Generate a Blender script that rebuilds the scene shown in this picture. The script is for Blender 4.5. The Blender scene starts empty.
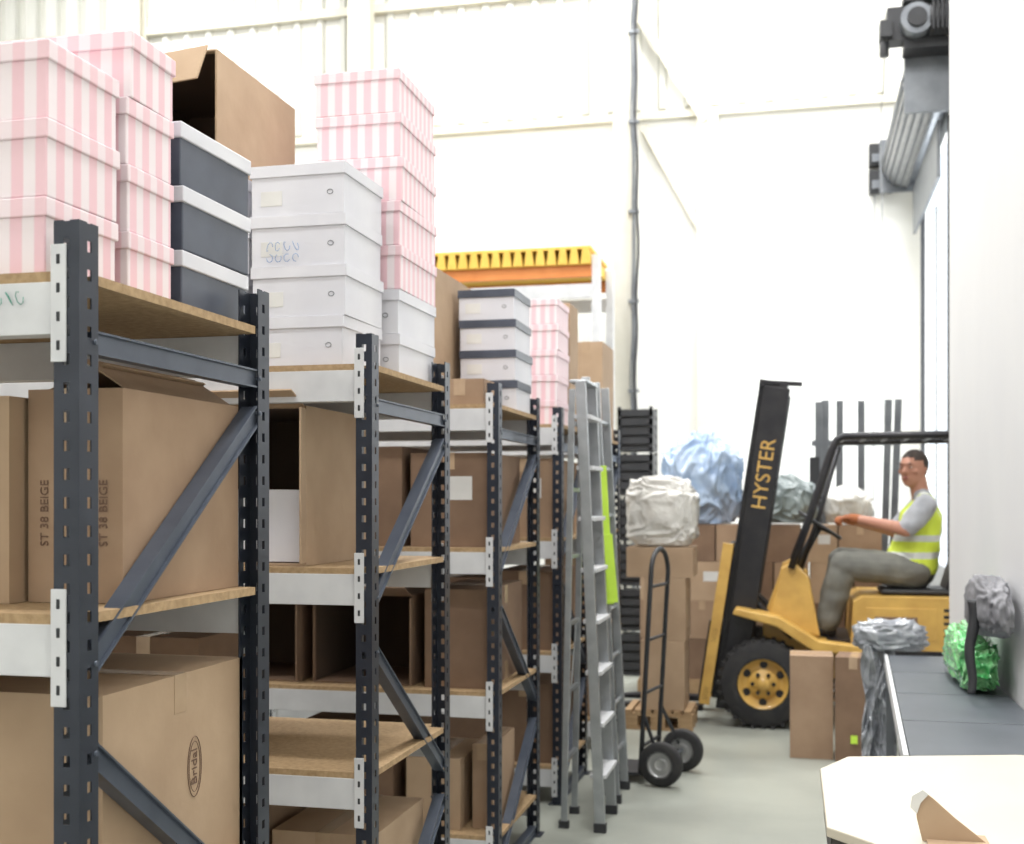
import bpy,bmesh,math,random,time
import numpy as np
from mathutils import Vector,Matrix,noise
random.seed(7)
scene=bpy.context.scene
scene.view_settings.view_transform='Standard'
scene.view_settings.exposure=0.0

# ---------------------------------------------------------------- materials
def lin(c):
    return tuple((v/255/12.92 if v/255<=0.04045 else ((v/255+0.055)/1.055)**2.4) for v in c)+(1,)
def mat(name,col,rough=.6,metal=0.0,col2=None,ns=6,bump=0,bs=40,trans=0,coat=0,stretch=None):
    m=bpy.data.materials.new(name); m.use_nodes=True
    nt=m.node_tree; p=nt.nodes['Principled BSDF']
    p.inputs['Roughness'].default_value=rough; p.inputs['Metallic'].default_value=metal
    p.inputs['Transmission Weight'].default_value=trans
    p.inputs['Coat Weight'].default_value=coat
    tc=nt.nodes.new('ShaderNodeTexCoord'); mp=nt.nodes.new('ShaderNodeMapping')
    nt.links.new(tc.outputs['Object'],mp.inputs['Vector'])
    if stretch: mp.inputs['Scale'].default_value=stretch
    if col2 is None: col2=tuple(max(0,c*0.93) for c in col)
    n=nt.nodes.new('ShaderNodeTexNoise'); n.inputs['Scale'].default_value=ns; n.inputs['Detail'].default_value=4
    nt.links.new(mp.outputs['Vector'],n.inputs['Vector'])
    r=nt.nodes.new('ShaderNodeValToRGB'); r.color_ramp.elements[0].position=.35; r.color_ramp.elements[1].position=.65
    r.color_ramp.elements[0].color=lin(col); r.color_ramp.elements[1].color=lin(col2)
    nt.links.new(n.outputs['Fac'],r.inputs['Fac']); nt.links.new(r.outputs['Color'],p.inputs['Base Color'])
    if bump:
        n2=nt.nodes.new('ShaderNodeTexNoise'); n2.inputs['Scale'].default_value=bs; n2.inputs['Detail'].default_value=4
        nt.links.new(mp.outputs['Vector'],n2.inputs['Vector'])
        b=nt.nodes.new('ShaderNodeBump'); b.inputs['Strength'].default_value=bump; b.inputs['Distance'].default_value=.01
        nt.links.new(n2.outputs['Fac'],b.inputs['Height']); nt.links.new(b.outputs['Normal'],p.inputs['Normal'])
    return m
def stripes(name,c1,c2,k):
    m=bpy.data.materials.new(name); m.use_nodes=True
    nt=m.node_tree; p=nt.nodes['Principled BSDF']; p.inputs['Roughness'].default_value=.55
    tc=nt.nodes.new('ShaderNodeTexCoord'); s=nt.nodes.new('ShaderNodeSeparateXYZ')
    nt.links.new(tc.outputs['Object'],s.inputs[0])
    a=nt.nodes.new('ShaderNodeMath'); a.operation='ADD'
    nt.links.new(s.outputs[0],a.inputs[0]); nt.links.new(s.outputs[1],a.inputs[1])
    b=nt.nodes.new('ShaderNodeMath'); b.operation='MULTIPLY'; b.inputs[1].default_value=k; nt.links.new(a.outputs[0],b.inputs[0])
    c=nt.nodes.new('ShaderNodeMath'); c.operation='SINE'; nt.links.new(b.outputs[0],c.inputs[0])
    r=nt.nodes.new('ShaderNodeValToRGB'); r.color_ramp.elements[0].position=.40; r.color_ramp.elements[1].position=.60
    mr=nt.nodes.new('ShaderNodeMath'); mr.operation='MULTIPLY_ADD'; mr.inputs[1].default_value=.5; mr.inputs[2].default_value=.5
    nt.links.new(c.outputs[0],mr.inputs[0]); nt.links.new(mr.outputs[0],r.inputs['Fac'])
    r.color_ramp.elements[0].color=lin(c1); r.color_ramp.elements[1].color=lin(c2)
    nt.links.new(r.outputs['Color'],p.inputs['Base Color'])
    return m
M_wall=mat('white_wall_paint',(229,229,225),.7,col2=(225,225,221),ns=1.2)
M_stub=mat('white_partition_paint',(208,208,210),.6,col2=(203,203,206),ns=1.5,stretch=(1,1,.6))
M_clad=mat('cladding',(200,200,193),.5,col2=(195,195,188),ns=2)
M_cream=mat('cream_steel',(212,208,194),.5,col2=(207,203,189))
M_floor=mat('concrete_floor',(158,161,152),.38,col2=(142,145,138),ns=1.6,bump=.08,bs=20)
M_ceil=mat('ceiling_sheet',(228,229,229),.7)
M_post=mat('slate_powder_coat',(38,43,54),.34,metal=.2,col2=(46,51,62),ns=10)
M_brace=mat('slate_brace',(72,79,92),.35,metal=.3,col2=(84,91,104),ns=8)
M_beam=mat('pale_grey_beam',(202,203,206),.45,col2=(190,191,195),ns=8)
M_slot=mat('slot_dark',(30,32,38),.6)
M_board=mat('chipboard',(172,145,110),.75,col2=(150,124,91),ns=60,bump=.15,bs=200)
M_cardA=mat('cardboard',(160,134,110),.8,col2=(146,120,97),ns=5,bump=.2,bs=14)
M_cardB=mat('cardboard_light',(176,151,125),.8,col2=(162,137,112),ns=4,bump=.2,bs=14)
M_cardC=mat('cardboard_dark',(128,103,83),.8,col2=(115,91,73),ns=5,bump=.2,bs=14)
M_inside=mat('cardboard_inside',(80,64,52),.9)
M_tape=mat('parcel_tape',(182,157,130),.25,col2=(170,145,119),ns=12)
M_gap=mat('flap_gap',(70,50,38),.9)
M_pink=stripes('pink_striped_card',(224,187,196),(226,215,219),125)
M_pinkl=stripes('pink_lid',(223,189,197),(225,210,215),125)
M_white=mat('white_box_card',(214,214,220),.55,col2=(204,204,212),ns=4)
M_black=mat('black_box_card',(56,62,75),.4,col2=(74,80,94),ns=6)
M_txt=mat('print_ink',(108,82,68),.8)
M_blue=mat('blue_marker',(120,150,196),.8)
M_green=mat('green_marker',(80,146,130),.8)
M_label=mat('paper_label',(216,215,213),.6)
M_yel=mat('forklift_yellow',(210,170,90),.42,col2=(192,152,78),ns=7,coat=.15)
M_mast=mat('mast_steel',(36,36,41),.4,metal=.4,col2=(48,47,50),ns=8)
M_tyre=mat('tyre_rubber',(36,36,39),.8,col2=(48,47,47),ns=18,bump=.2)
M_seat=mat('seat_vinyl',(30,30,34),.5)
M_alu=mat('aluminium',(176,180,184),.32,metal=.75,col2=(160,164,168),ns=12)
M_hiv=mat('hivis_fabric',(214,232,84),.7,col2=(200,219,66),ns=6,bump=.3,bs=14)
M_silver=mat('reflective_tape',(210,214,212),.3,metal=.3)
M_shirt=mat('grey_tshirt',(168,170,176),.85,col2=(152,154,160),ns=8,bump=.4,bs=14)
M_trou=mat('grey_trousers',(120,120,114),.9,col2=(102,102,98),ns=8,bump=.5,bs=12)
M_skin=mat('skin',(184,134,112),.55,col2=(176,124,104),ns=9)
M_hair=mat('dark_hair',(50,41,37),.75,col2=(62,51,45),ns=40)
M_glove=mat('orange_glove',(178,108,64),.7,col2=(148,86,54),ns=20)
M_shoe=mat('boot_leather',(40,36,34),.6)
M_eye=mat('eye_white',(206,196,188),.4)
M_pupil=mat('pupil',(38,30,26),.3)
M_lip=mat('lips',(160,98,90),.5)
M_or=mat('orange_beam',(206,128,64),.45,col2=(196,117,54))
M_yd=mat('yellow_deck',(220,182,82),.5,col2=(210,170,72))
M_bubble=mat('bubble_wrap',(226,224,219),.2,col2=(214,212,208),ns=9,bump=.5,bs=45,coat=.5,trans=.1)
M_bluebag=mat('blue_plastic',(138,164,200),.15,col2=(178,196,220),ns=4,bump=.3,bs=16,coat=.6,trans=.1)
M_greybag=mat('grey_green_tarp',(104,116,118),.3,col2=(144,154,154),ns=5,bump=.4,bs=12,coat=.3)
M_greypl=mat('grey_polythene',(146,150,158),.14,col2=(184,188,194),ns=8,bump=.4,bs=22,coat=.6,trans=.2)
M_greenbag=mat('green_bag',(76,180,100),.2,col2=(160,218,160),ns=12,bump=.4,bs=20,coat=.5)
M_cloth=mat('dark_grey_cloth',(74,74,80),.6,col2=(150,150,155),ns=3,bump=.3,bs=10)
M_bench=mat('bench_charcoal_laminate',(72,77,84),.45,col2=(82,87,94),ns=3)
M_table=mat('table_ivory_laminate',(196,188,172),.4,col2=(191,183,167),ns=3)
M_tabedge=mat('table_edge',(76,72,70),.6)
M_dark=mat('black_plastic',(34,35,39),.5,col2=(44,45,49))
M_shut=mat('shutter_slat',(152,154,157),.35,metal=.5,col2=(138,140,143))
M_steel=mat('grey_steel',(108,112,118),.4,metal=.5,col2=(124,128,133))
M_wood=mat('pallet_wood',(170,142,108),.8,col2=(146,118,86),ns=10,stretch=(1,6,6))
M_hub=mat('wheel_rim_grey',(190,190,190),.35,metal=.6)
M_strap=mat('lime_strap',(200,238,80),.6)

# ---------------------------------------------------------------- builder
class Bd:
    def __init__(s): s.V=[]; s.F=[]; s.I=[]; s.S=[]; s.mats=[]
    def mi(s,m):
        if m not in s.mats: s.mats.append(m)
        return s.mats.index(m)
    def add(s,vs,fs,m,M=None,smooth=False):
        i=s.mi(m); n=len(s.V)
        if M is not None: vs=[M@Vector(v) for v in vs]
        s.V.extend([tuple(v) for v in vs])
        for f in fs:
            s.F.append(tuple(k+n for k in f)); s.I.append(i); s.S.append(smooth and len(f)<=4)
    def box(s,x0,x1,y0,y1,z0,z1,m,M=None):
        if x0>x1:x0,x1=x1,x0
        if y0>y1:y0,y1=y1,y0
        if z0>z1:z0,z1=z1,z0
        vs=[(x,y,z) for z in(z0,z1) for y in(y0,y1) for x in(x0,x1)]
        s.add(vs,[(0,2,3,1),(4,5,7,6),(0,1,5,4),(2,6,7,3),(0,4,6,2),(1,3,7,5)],m,M)
    def beam(s,p0,p1,w,h,m,up=(0,0,1)):
        p0=Vector(p0);p1=Vector(p1);d=(p1-p0);L=d.length;d.normalize();u=Vector(up)
        a=d.cross(u)
        if a.length<1e-4: a=d.cross(Vector((1,0,0)))
        a.normalize();c=a.cross(d).normalized()
        M=Matrix((a,d,c)).transposed().to_4x4(); M.translation=p0
        s.box(-w/2,w/2,0,L,-h/2,h/2,m,M)
    def cyl(s,p0,p1,r,m,r1=None,seg=16,smooth=True):
        if r1 is None:r1=r
        p0=Vector(p0);p1=Vector(p1);d=(p1-p0).normalized()
        q=d.to_track_quat('Z','Y').to_matrix()
        vs=[];
        for p,rr in((p0,r),(p1,r1)):
            for k in range(seg):
                a=2*math.pi*k/seg; vs.append(p+q@Vector((rr*math.cos(a),rr*math.sin(a),0)))
        fs=[(k,(k+1)%seg,seg+(k+1)%seg,seg+k) for k in range(seg)]+[tuple(range(seg))[::-1],tuple(range(seg,2*seg))]
        s.add(vs,fs,m,None,smooth)
    def tube(s,pts,r,m,seg=8,closed=False):
        pts=[Vector(p) for p in pts];n=len(pts);vs=[];ref=None
        for i,p in enumerate(pts):
            if closed: d=(pts[(i+1)%n]-pts[i-1])
            else: d=(pts[min(i+1,n-1)]-pts[max(i-1,0)])
            d.normalize()
            if ref is None:
                ref=d.cross(Vector((0,0,1)))
                if ref.length<.05: ref=d.cross(Vector((1,0,0)))
            a=(ref-d*ref.dot(d)).normalized(); ref=a; c=d.cross(a)
            for k in range(seg):
                t=2*math.pi*k/seg; vs.append(p+a*(r*math.cos(t))+c*(r*math.sin(t)))
        fs=[]
        for i in range(n if closed else n-1):
            j=(i+1)%n
            for k in range(seg): fs.append((i*seg+k,i*seg+(k+1)%seg,j*seg+(k+1)%seg,j*seg+k))
        if not closed: fs+= [tuple(range(seg))[::-1],tuple(range((n-1)*seg,n*seg))]
        s.add(vs,fs,m,None,True)
    def prism(s,pts,ax,a0,a1,m,M=None):
        n=len(pts)
        def V(p,a):
            return (p[0],a,p[1]) if ax=='Y' else ((p[0],p[1],a) if ax=='Z' else (a,p[0],p[1]))
        vs=[V(p,a0) for p in pts]+[V(p,a1) for p in pts]
        fs=[tuple(range(n)),tuple(range(n,2*n))[::-1]]+[(k,(k+1)%n,n+(k+1)%n,n+k) for k in range(n)]
        s.add(vs,fs,m,M)
    def lathe(s,prof,o,axis,m,seg=36):
        o=Vector(o);q=Vector(axis).normalized().to_track_quat('Z','Y').to_matrix();vs=[];n=len(prof)
        for k in range(seg):
            a=2*math.pi*k/seg
            for r,h in prof: vs.append(o+q@Vector((r*math.cos(a),r*math.sin(a),h)))
        fs=[]
        for k in range(seg):
            kk=(k+1)%seg
            for i in range(n-1): fs.append((k*n+i,kk*n+i,kk*n+i+1,k*n+i+1))
        s.add(vs,fs,m,None,True)
    def ell(s,c,r,m,M=None,u=16,v=10):
        vs=[];c=Vector(c);R=M if M is not None else Matrix.Identity(3)
        for i in range(1,v):
            th=math.pi*i/v
            for k in range(u):
                a=2*math.pi*k/u
                vs.append(c+R@Vector((r[0]*math.sin(th)*math.cos(a),r[1]*math.sin(th)*math.sin(a),r[2]*math.cos(th))))
        t=len(vs);vs.append(c+R@Vector((0,0,r[2])));vs.append(c+R@Vector((0,0,-r[2])))
        fs=[]
        for i in range(v-2):
            for k in range(u): fs.append((i*u+k,i*u+(k+1)%u,(i+1)*u+(k+1)%u,(i+1)*u+k))
        for k in range(u):
            fs.append((t,(k+1)%u,k)); fs.append((t+1,(v-2)*u+k,(v-2)*u+(k+1)%u))
        s.add(vs,fs,m,None,True)
    def mesh(s,name,c=Vector((0,0,0)),recalc=True):
        me=bpy.data.meshes.new(name)
        me.from_pydata([(v[0]-c.x,v[1]-c.y,v[2]-c.z) for v in s.V],[],s.F)
        me.polygons.foreach_set('material_index',s.I); me.polygons.foreach_set('use_smooth',s.S)
        for m in s.mats: me.materials.append(m)
        if recalc:
            bm=bmesh.new(); bm.from_mesh(me); bmesh.ops.recalc_face_normals(bm,faces=bm.faces[:]); bm.to_mesh(me); bm.free()
        me.update(); return me
    def finish(s,name,bevel=0,parent=None,rotz=0,recalc=True):
        a=np.array(s.V); lo=a.min(0); hi=a.max(0)
        c=Vector((float(lo[0]+hi[0])/2,float(lo[1]+hi[1])/2,float(lo[2])))
        me=s.mesh(name,c,recalc)
        ob=bpy.data.objects.new(name,me); scene.collection.objects.link(ob); ob.location=c; ob.rotation_euler=(0,0,rotz)
        if bevel:
            b=ob.modifiers.new('bevel','BEVEL'); b.width=bevel; b.segments=2; b.limit_method='ANGLE'; b.angle_limit=math.radians(50)
        if parent: keep(ob,parent)
        return ob
def keep(ch,pa):
    ch.parent=pa; ch.matrix_parent_inverse=pa.matrix_basis.inverted()
def empty(name,loc):
    e=bpy.data.objects.new(name,None); scene.collection.objects.link(e); e.location=loc; e.empty_display_size=.2; return e
def text(s,size,loc,R,m,parent,name='printed_text'):
    cu=bpy.data.curves.new(name,'FONT'); cu.body=s; cu.size=size; cu.extrude=.0004; cu.materials.append(m)
    o=bpy.data.objects.new(name,cu); scene.collection.objects.link(o)
    o.matrix_basis=Matrix.Translation(loc)@R.to_4x4()
    if parent: keep(o,parent)
    return o
RX=Matrix.Rotation(math.pi/2,3,'X')
R_front_up=Matrix.Rotation(-math.pi/2,3,'Y')@RX

# ---------------------------------------------------------------- room
def wallbox(name,*a,m=M_wall):
    b=Bd(); b.box(*a,m); return b.finish(name)
wallbox('floor',-11.2,20,-2.2,22,-.2,0,m=M_floor)
wallbox('ceiling',-11.2,3.4,-2.2,14.2,9,9.2,m=M_ceil)
wallbox('wall_left',-11.2,-11,-2.2,14.2,0,9)
wallbox('wall_front',-11,3.4,-2.2,-2,0,9)
wallbox('wall_back',-11,1.34,14,14.2,0,9)
wallbox('wall_right',.84,2.05,4.95,7.4,0,9,m=M_stub)
wallbox('wall_right_near',2.05,2.25,-2,7.4,0,9)
wallbox('wall_alcove_side',3.2,3.4,7.4,10.6,0,9)
wallbox('wall_alcove_front',2.05,3.4,7.2,7.4,0,9)
wallbox('wall_alcove_back',1.34,3.4,10.6,10.75,0,9)
b=Bd()
b.box(1.3,1.34,10.6,11.1,0,9,M_wall);b.box(1.3,1.34,13.62,14,0,9,M_wall);b.box(1.3,1.34,11.1,13.62,4.95,9,M_wall)
b.finish('wall_right_far')
b=Bd()
x=-10.9
while x<1.20:
    b.prism([(x,13.999),(x+.03,13.95),(x+.09,13.95),(x+.12,13.999)],'Z',6.1,8.98,M_clad); x+=.3
b.box(-10.95,1.28,13.93,13.999,5.98,6.06,M_cream)
b.box(-10.95,1.28,13.90,13.999,7.5,7.60,M_cream)
b.finish('trim_cladding_ribs')
b=Bd()
for cx in(-5.15,-8.2):
    b.box(cx-.14,cx+.14,13.72,13.74,0,8.9,M_cream);b.box(cx-.14,cx+.14,13.87,13.89,0,8.9,M_cream);b.box(cx-.01,cx+.01,13.74,13.87,0,8.9,M_cream)
cx=-1.02
b.box(cx-.12,cx+.12,13.90,13.999,0,5.97,M_cream)
b.beam((-1.95,13.90,7.4),(-1.05,13.90,5.9),.04,.09,M_cream)
b.beam((-1.75,13.95,5.9),(-1.05,13.95,4.6),.05,.09,M_cream)
b.finish('trim_wall_columns')
M_col=mat('column_stone_grey',(196,194,184),.5,col2=(190,188,178))
b=Bd()
b.box(-2.04,-1.80,13.50,13.52,0,8.98,M_col);b.box(-2.04,-1.80,13.7,13.72,0,8.98,M_col);b.box(-1.93,-1.91,13.52,13.7,0,8.98,M_col)
b.box(-1.82,-1.785,13.46,13.50,0,8.98,M_steel)
pts=[(-1.765+.010*math.sin(k*1.3)+.012*math.sin(k*.37),13.44,.3+k*.2) for k in range(43)]
b.tube(pts,.016,M_dark,6); b.tube([(p[0]-.05,p[1],p[2]) for p in pts],.008,M_steel,6)
for k in range(8): b.box(-1.86,-1.74,13.43,13.5,.8+k,.83+k,M_steel)
b.finish('steel_column')

sh=empty('roller_shutter_door',(1.1,12.3,0))
b=Bd()
prof=[]
n=22
for i in range(n+1):
    a=math.pi*.5+math.pi*i/n
    prof.append((1.12+.25*math.cos(a),5.22+.25*math.sin(a)))
for i in range(len(prof)-1):
    p,q=prof[i],prof[i+1]
    b.prism([p,q,(q[0]+.02,q[1]),(p[0]+.02,p[1])],'Y',11.05,13.7,M_shut)
for i in range(0,len(prof),2):
    p=prof[i]; b.cyl((p[0],11.05,p[1]),(p[0],13.7,p[1]),.017,M_steel,seg=8)
b.cyl((1.12,11.06,5.22),(1.12,13.69,5.22),.2,M_steel,seg=24)
b.box(.88,1.29,11.0,11.05,4.95,5.5,M_steel);b.box(.84,1.29,13.7,13.75,4.93,5.5,M_steel)
for k in range(5): b.box(1.17,1.2,11.2,13.55,4.93-.1*(k+1)-0.002,4.93-.1*k,M_steel)
b.finish('curtain',.003,sh)
b=Bd()
for y in(11.12,13.54): b.box(1.25,1.295,y,y+.05,0,4.95,M_dark)
b.box(1.27,1.29,12.3,12.33,0,4.43,M_shut); b.box(1.25,1.29,11.17,13.54,0,1.0,M_shut)
b.finish('guide_channels',0,sh)
b=Bd()
b.box(.86,1.28,10.75,11.0,5.42,5.5,M_dark)
b.cyl((1.05,10.7,5.62),(1.3,10.7,5.62),.12,M_dark,seg=20)
b.cyl((.95,10.85,5.62),(.95,10.6,5.62),.13,M_steel,seg=20); b.cyl((.95,10.6,5.62),(.95,10.57,5.62),.08,M_dark,seg=20)
b.box(.72,1.2,10.75,10.95,5.5,5.78,M_dark); b.box(.66,.76,10.7,10.9,5.52,5.66,M_dark)
b.box(.85,1.25,10.7,10.95,5.80,5.9,M_dark); b.cyl((.7,10.8,5.5),(.7,10.8,5.38),.04,M_dark)
for k in range(6): b.box(1.07+k*.035,1.085+k*.035,10.56,10.84,5.5,5.75,M_dark)
b.tube([(.72,10.9,5.5),(.70,11.3,5.0),(.74,11.4,3.2),(.74,11.4,1.4)],.005,M_shut,6)
b.finish('drive_motor',.008,sh)
b=Bd()
for (x0,z0) in((.74,5.27),(.74,4.98)):
    b.box(x0,x0+.17,13.85,13.998,z0,z0+.24,M_dark); b.box(x0+.03,x0+.14,13.83,13.85,z0+.03,z0+.12,M_steel)
b.box(.93,.99,13.88,13.998,4.98,5.5,M_dark)
b.tube([(.8,13.97,4.98),(.79,13.97,3.5),(.8,13.97,1.2)],.007,M_shut,6)
b.finish('shutter_control_box',.004)
LX=[(-7.5,3),(-7.5,8),(-7.5,12),(-3.2,1),(-3.2,5),(-3.2,9),(-3.0,12.3),(.2,1),(.2,4),(-.2,8.3),(-.2,12)]  # spots for added overhead area lights, out of view, simulating roof lighting
for i,(x,y) in enumerate(LX):
    b=Bd(); b.box(x-.7,x+.7,y-.35,y+.35,8.9,8.99,M_alu)
    b.finish('added_light_housing')  # made-up housing that dresses the added light below it
    l=bpy.data.lights.new('added_overhead_light','AREA'); l.shape='RECTANGLE'; l.size=1.35; l.size_y=.65; l.energy=212 if i<10 else 250; l.color=(1,.992,.98)
    if i in(0,1,2,6): l.energy=180
    o=bpy.data.objects.new('added_overhead_light',l); scene.collection.objects.link(o); o.location=(x,y,8.88)
l=bpy.data.lights.new('door_daylight','AREA'); l.shape='RECTANGLE'; l.size=2.3; l.size_y=4.0; l.energy=150; l.color=(.93,.97,1)
o=bpy.data.objects.new('door_daylight',l); scene.collection.objects.link(o); o.location=(1.6,12.35,2.9); o.rotation_euler=(math.pi/2,0,math.pi/2)
# ---------------------------------------------------------------- racks
XR=-1.215
def perf(b,ax,u0,u1,t0,t1,z0,z1,m,pitch=.05,hw=.013,hh=.02):
    c=(u0+u1)/2
    def bx(a0,a1,za,zb):
        if ax=='x': b.box(a0,a1,t0,t1,za,zb,m)
        else: b.box(t0,t1,a0,a1,za,zb,m)
    bx(u0,c-hw/2,z0,z1); bx(c+hw/2,u1,z0,z1)
    z=z0
    while z<z1-.001:
        bx(c-hw/2,c+hw/2,z,min(z+pitch-hh,z1)); z+=pitch
def rack(y0,y1,levels=(.2,.8,1.4,2.0),length=2.3,top=2.087):
    root=empty('shelving_rack',((XR-length/2),(y0+y1)/2,0))
    xl=XR-length; T=.003; D=.062; W=.05
    b=Bd()
    for xa in(XR-W,xl):
        xb=xa+W
        for (ya,yb,fy) in((y0,y0+D,y0),(y1-D,y1,y1-T)):
            perf(b,'x',xa,xb,fy,fy+T,.005,top,M_post)
            perf(b,'y',ya+T,yb-T,xb-T,xb,.005,top,M_post)
            perf(b,'y',ya+T,yb-T,xa,xa+T,.005,top,M_post)
            b.box(xa-.02,xb+.02,ya-.015,yb+.015,0,.005,M_post)
    b.finish('uprights',0,root,recalc=False)
    b=Bd()
    for xc in(XR-.025,xl+.025):
        ya=y0+D-.012; yb=y1-D+.012
        def cb(za,zb):
            b.beam((xc,ya,za),(xc,yb,zb),.032,.038,M_brace)
            d=Vector((0,yb-ya,zb-za)).normalized(); nrm=Vector((0,-d.z,d.y))
            for sgn in(-1,1):
                o=nrm*(.019*sgn)
                b.beam(Vector((xc+.019,ya,za))+o,Vector((xc+.019,yb,zb))+o,.008,.004,M_brace)
        cb(1.88,1.88); cb(1.31,1.80); cb(1.15,.66); cb(.06,.55); cb(.03,.03)
        for (y,zs) in((ya,(1.88,1.31,1.15,.06)),(yb,(1.88,1.8,.66,.55))):
            for z in zs: b.cyl((xc-.03,y,z),(xc+.029,y,z),.005,M_brace,seg=8)
    b.finish('braces',0,root)
    b=Bd()
    for lv in levels:
        for fy,sg in((y0,1),(y1,-1)):
            ya,yb=(fy+.006,fy+.05) if sg>0 else (fy-.05,fy-.006)
            b.box(xl+W,XR-W,ya,yb,lv-.11,lv-.018,M_beam)
            for xe,so in((XR-W,1),(xl+W,-1)):
                pa,pb=(fy-.004,fy) if sg>0 else(fy,fy+.004)
                x0=xe-.004 if so>0 else xe-.026; x1=x0+.030
                b.box(x0,x1,pa,pb,lv-.16,lv+.045,M_beam)
                xs=(x0+x1)/2
                for k in range(4):
                    zz=lv-.14+k*.05
                    b.box(xs-.004,xs+.004,pa-.0006,pb+.0006,zz,zz+.018,M_slot)
                xr0=xe-.004 if so>0 else xe; b.box(xr0,xr0+.004,ya,yb,lv-.16,lv+.0,M_beam)
    b.finish('beams',.0015,root)
    b=Bd()
    for lv in levels:
        b.box(xl+W+.006,XR-W-.008,y0+.007,y1-.007,lv-.018,lv,M_board)
        b.box(XR-W-.008,XR-.004,y0+D+.004,y1-D-.004,lv-.018,lv,M_board)
    b.finish('chipboard_shelves',0,root)
    return root
RK=[(1.872,2.645),(3.35,4.16),(4.88,5.70),(6.25,7.05),(7.65,8.36)]
for a,c in RK: rack(a,c)
# ---------------------------------------------------------------- boxes
def shoebox(name,x0,x1,y0,y1,z0,h,mb,ml,rot=None):
    b=Bd(); i=.005; lh=.036
    b.box(x0+i,x1-i,y0+i,y1-i,z0,z0+h-.004,mb)
    b.box(x0,x1,y0,y1,z0+h-lh,z0+h-.001,ml)
    if mb is M_white:
        b.tube([(x1-.05+.009*math.cos(k*math.pi/6),y0+i-.0005,z0+h*.42+.007*math.sin(k*math.pi/6)) for k in range(12)],.0016,M_steel,4,closed=True)
        b.box(x0+i+.03,x0+i+.10,y0+i-.0012,y0+i,z0+.03,z0+.075,M_label)
    return b.finish(name,.003,rotz=(random.uniform(-.03,.03) if rot is None else rot))
def stack(name,n,x0,x1,y0,y1,z0,h,mb,ml):
    for k in range(n):
        dx=random.uniform(-.007,.004)
        shoebox(name,x0+dx,x1+dx,y0+.005,y1-.005,z0+.001+k*h,h,mb,ml)
def carton(name,x0,x1,y0,y1,z0,z1,m=M_cardA,rot=0,label=False,slit='y',flaps=False):
    b=Bd()
    b.box(x0,x1,y0,y1,z0,z1,m)
    e=.0012
    xc=(x0+x1)/2; yc=(y0+y1)/2
    if slit=='y':
        b.box(xc-.002,xc+.002,y0+.004,y1-.004,z1,z1+e*.5,M_gap)
        b.box(xc-.025,xc+.025,y0-e,y1+e,z1+e*.5,z1+e,M_tape); 
        b.box(xc-.025,xc+.025,y0-e,y0,z1-.07,z1+e,M_tape); b.box(xc-.025,xc+.025,y1,y1+e,z1-.07,z1+e,M_tape)
    else:
        b.box(x0+.004,x1-.004,yc-.002,yc+.002,z1,z1+e*.5,M_gap)
        b.box(x0-e,x1+e,yc-.025,yc+.025,z1+e*.5,z1+e,M_tape)
        b.box(x1,x1+e,yc-.025,yc+.025,z1-.08,z1+e,M_tape); b.box(x1,x1+e,yc-.025,yc+.025,z0,z0+.08,M_tape)
        b.box(x0-e,x0,yc-.025,yc+.025,z1-.08,z1+e,M_tape)
    if label: b.box(x0+(x1-x0)*.45,x0+(x1-x0)*.8,y0-e,y0,z0+(z1-z0)*.5,z0+(z1-z0)*.75,M_label)
    if flaps:
        b.prism([(x1-.012,z1+.002),(x1-.008,z1+.002),(x1-.10,z1+.062),(x1-.105,z1+.060)],'Y',y0+.02,y1-.02,m)
        b.prism([(x0+.004,z1+.002),(x0+.008,z1+.002),(x0+.14,z1+.05),(x0+.135,z1+.054)],'Y',y0+.05,y1-.03,M_cardB)
    return b.finish(name,.004,rotz=rot)
def open_carton(name,x0,x1,y0,y1,z0,z1,m=M_cardA,papers=False,flapR=True,droop=False):
    b=Bd(); t=.006
    b.box(x0,x1,y0,y1,z0,z0+t,m);b.box(x0,x1,y0,y1,z1-t,z1,m)
    b.box(x0,x0+t,y0,y1,z0+t,z1-t,m);b.box(x1-t,x1,y0,y1,z0+t,z1-t,m)
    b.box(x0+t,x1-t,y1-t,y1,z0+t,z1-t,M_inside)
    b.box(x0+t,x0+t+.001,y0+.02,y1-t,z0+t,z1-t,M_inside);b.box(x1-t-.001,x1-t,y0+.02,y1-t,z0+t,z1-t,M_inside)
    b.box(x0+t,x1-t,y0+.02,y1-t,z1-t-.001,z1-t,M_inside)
    if droop: b.beam(((x0+x1)/2,y0,z1-t/2),((x0+x1)/2-.01,y0-.05,z1-.12),x1-x0-.01,.005,m)
    else: b.beam(((x0+x1)/2,y0,z1-t/2),((x0+x1)/2,y0-.10,z1+.04),x1-x0-.01,.005,m)
    if flapR: b.beam((x1-.003,y0,(z0+z1)/2),(x1+.01,y0-.07,(z0+z1)/2),.005,z1-z0-.02,m,up=(0,0,1))
    if papers:
        b.prism([(x0+.03,z0+.01),(x1-.03,z0+.01),(x1-.035,z0+.23),(x0+.03,z0+.235)],'Y',y0+.03,y0+.05,M_white)
        b.box(x0+.03,x1-.02,y0+.06,y1-.1,z0+t+.002,z0+.2,M_white)
    return b.finish(name,.0015)

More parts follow.
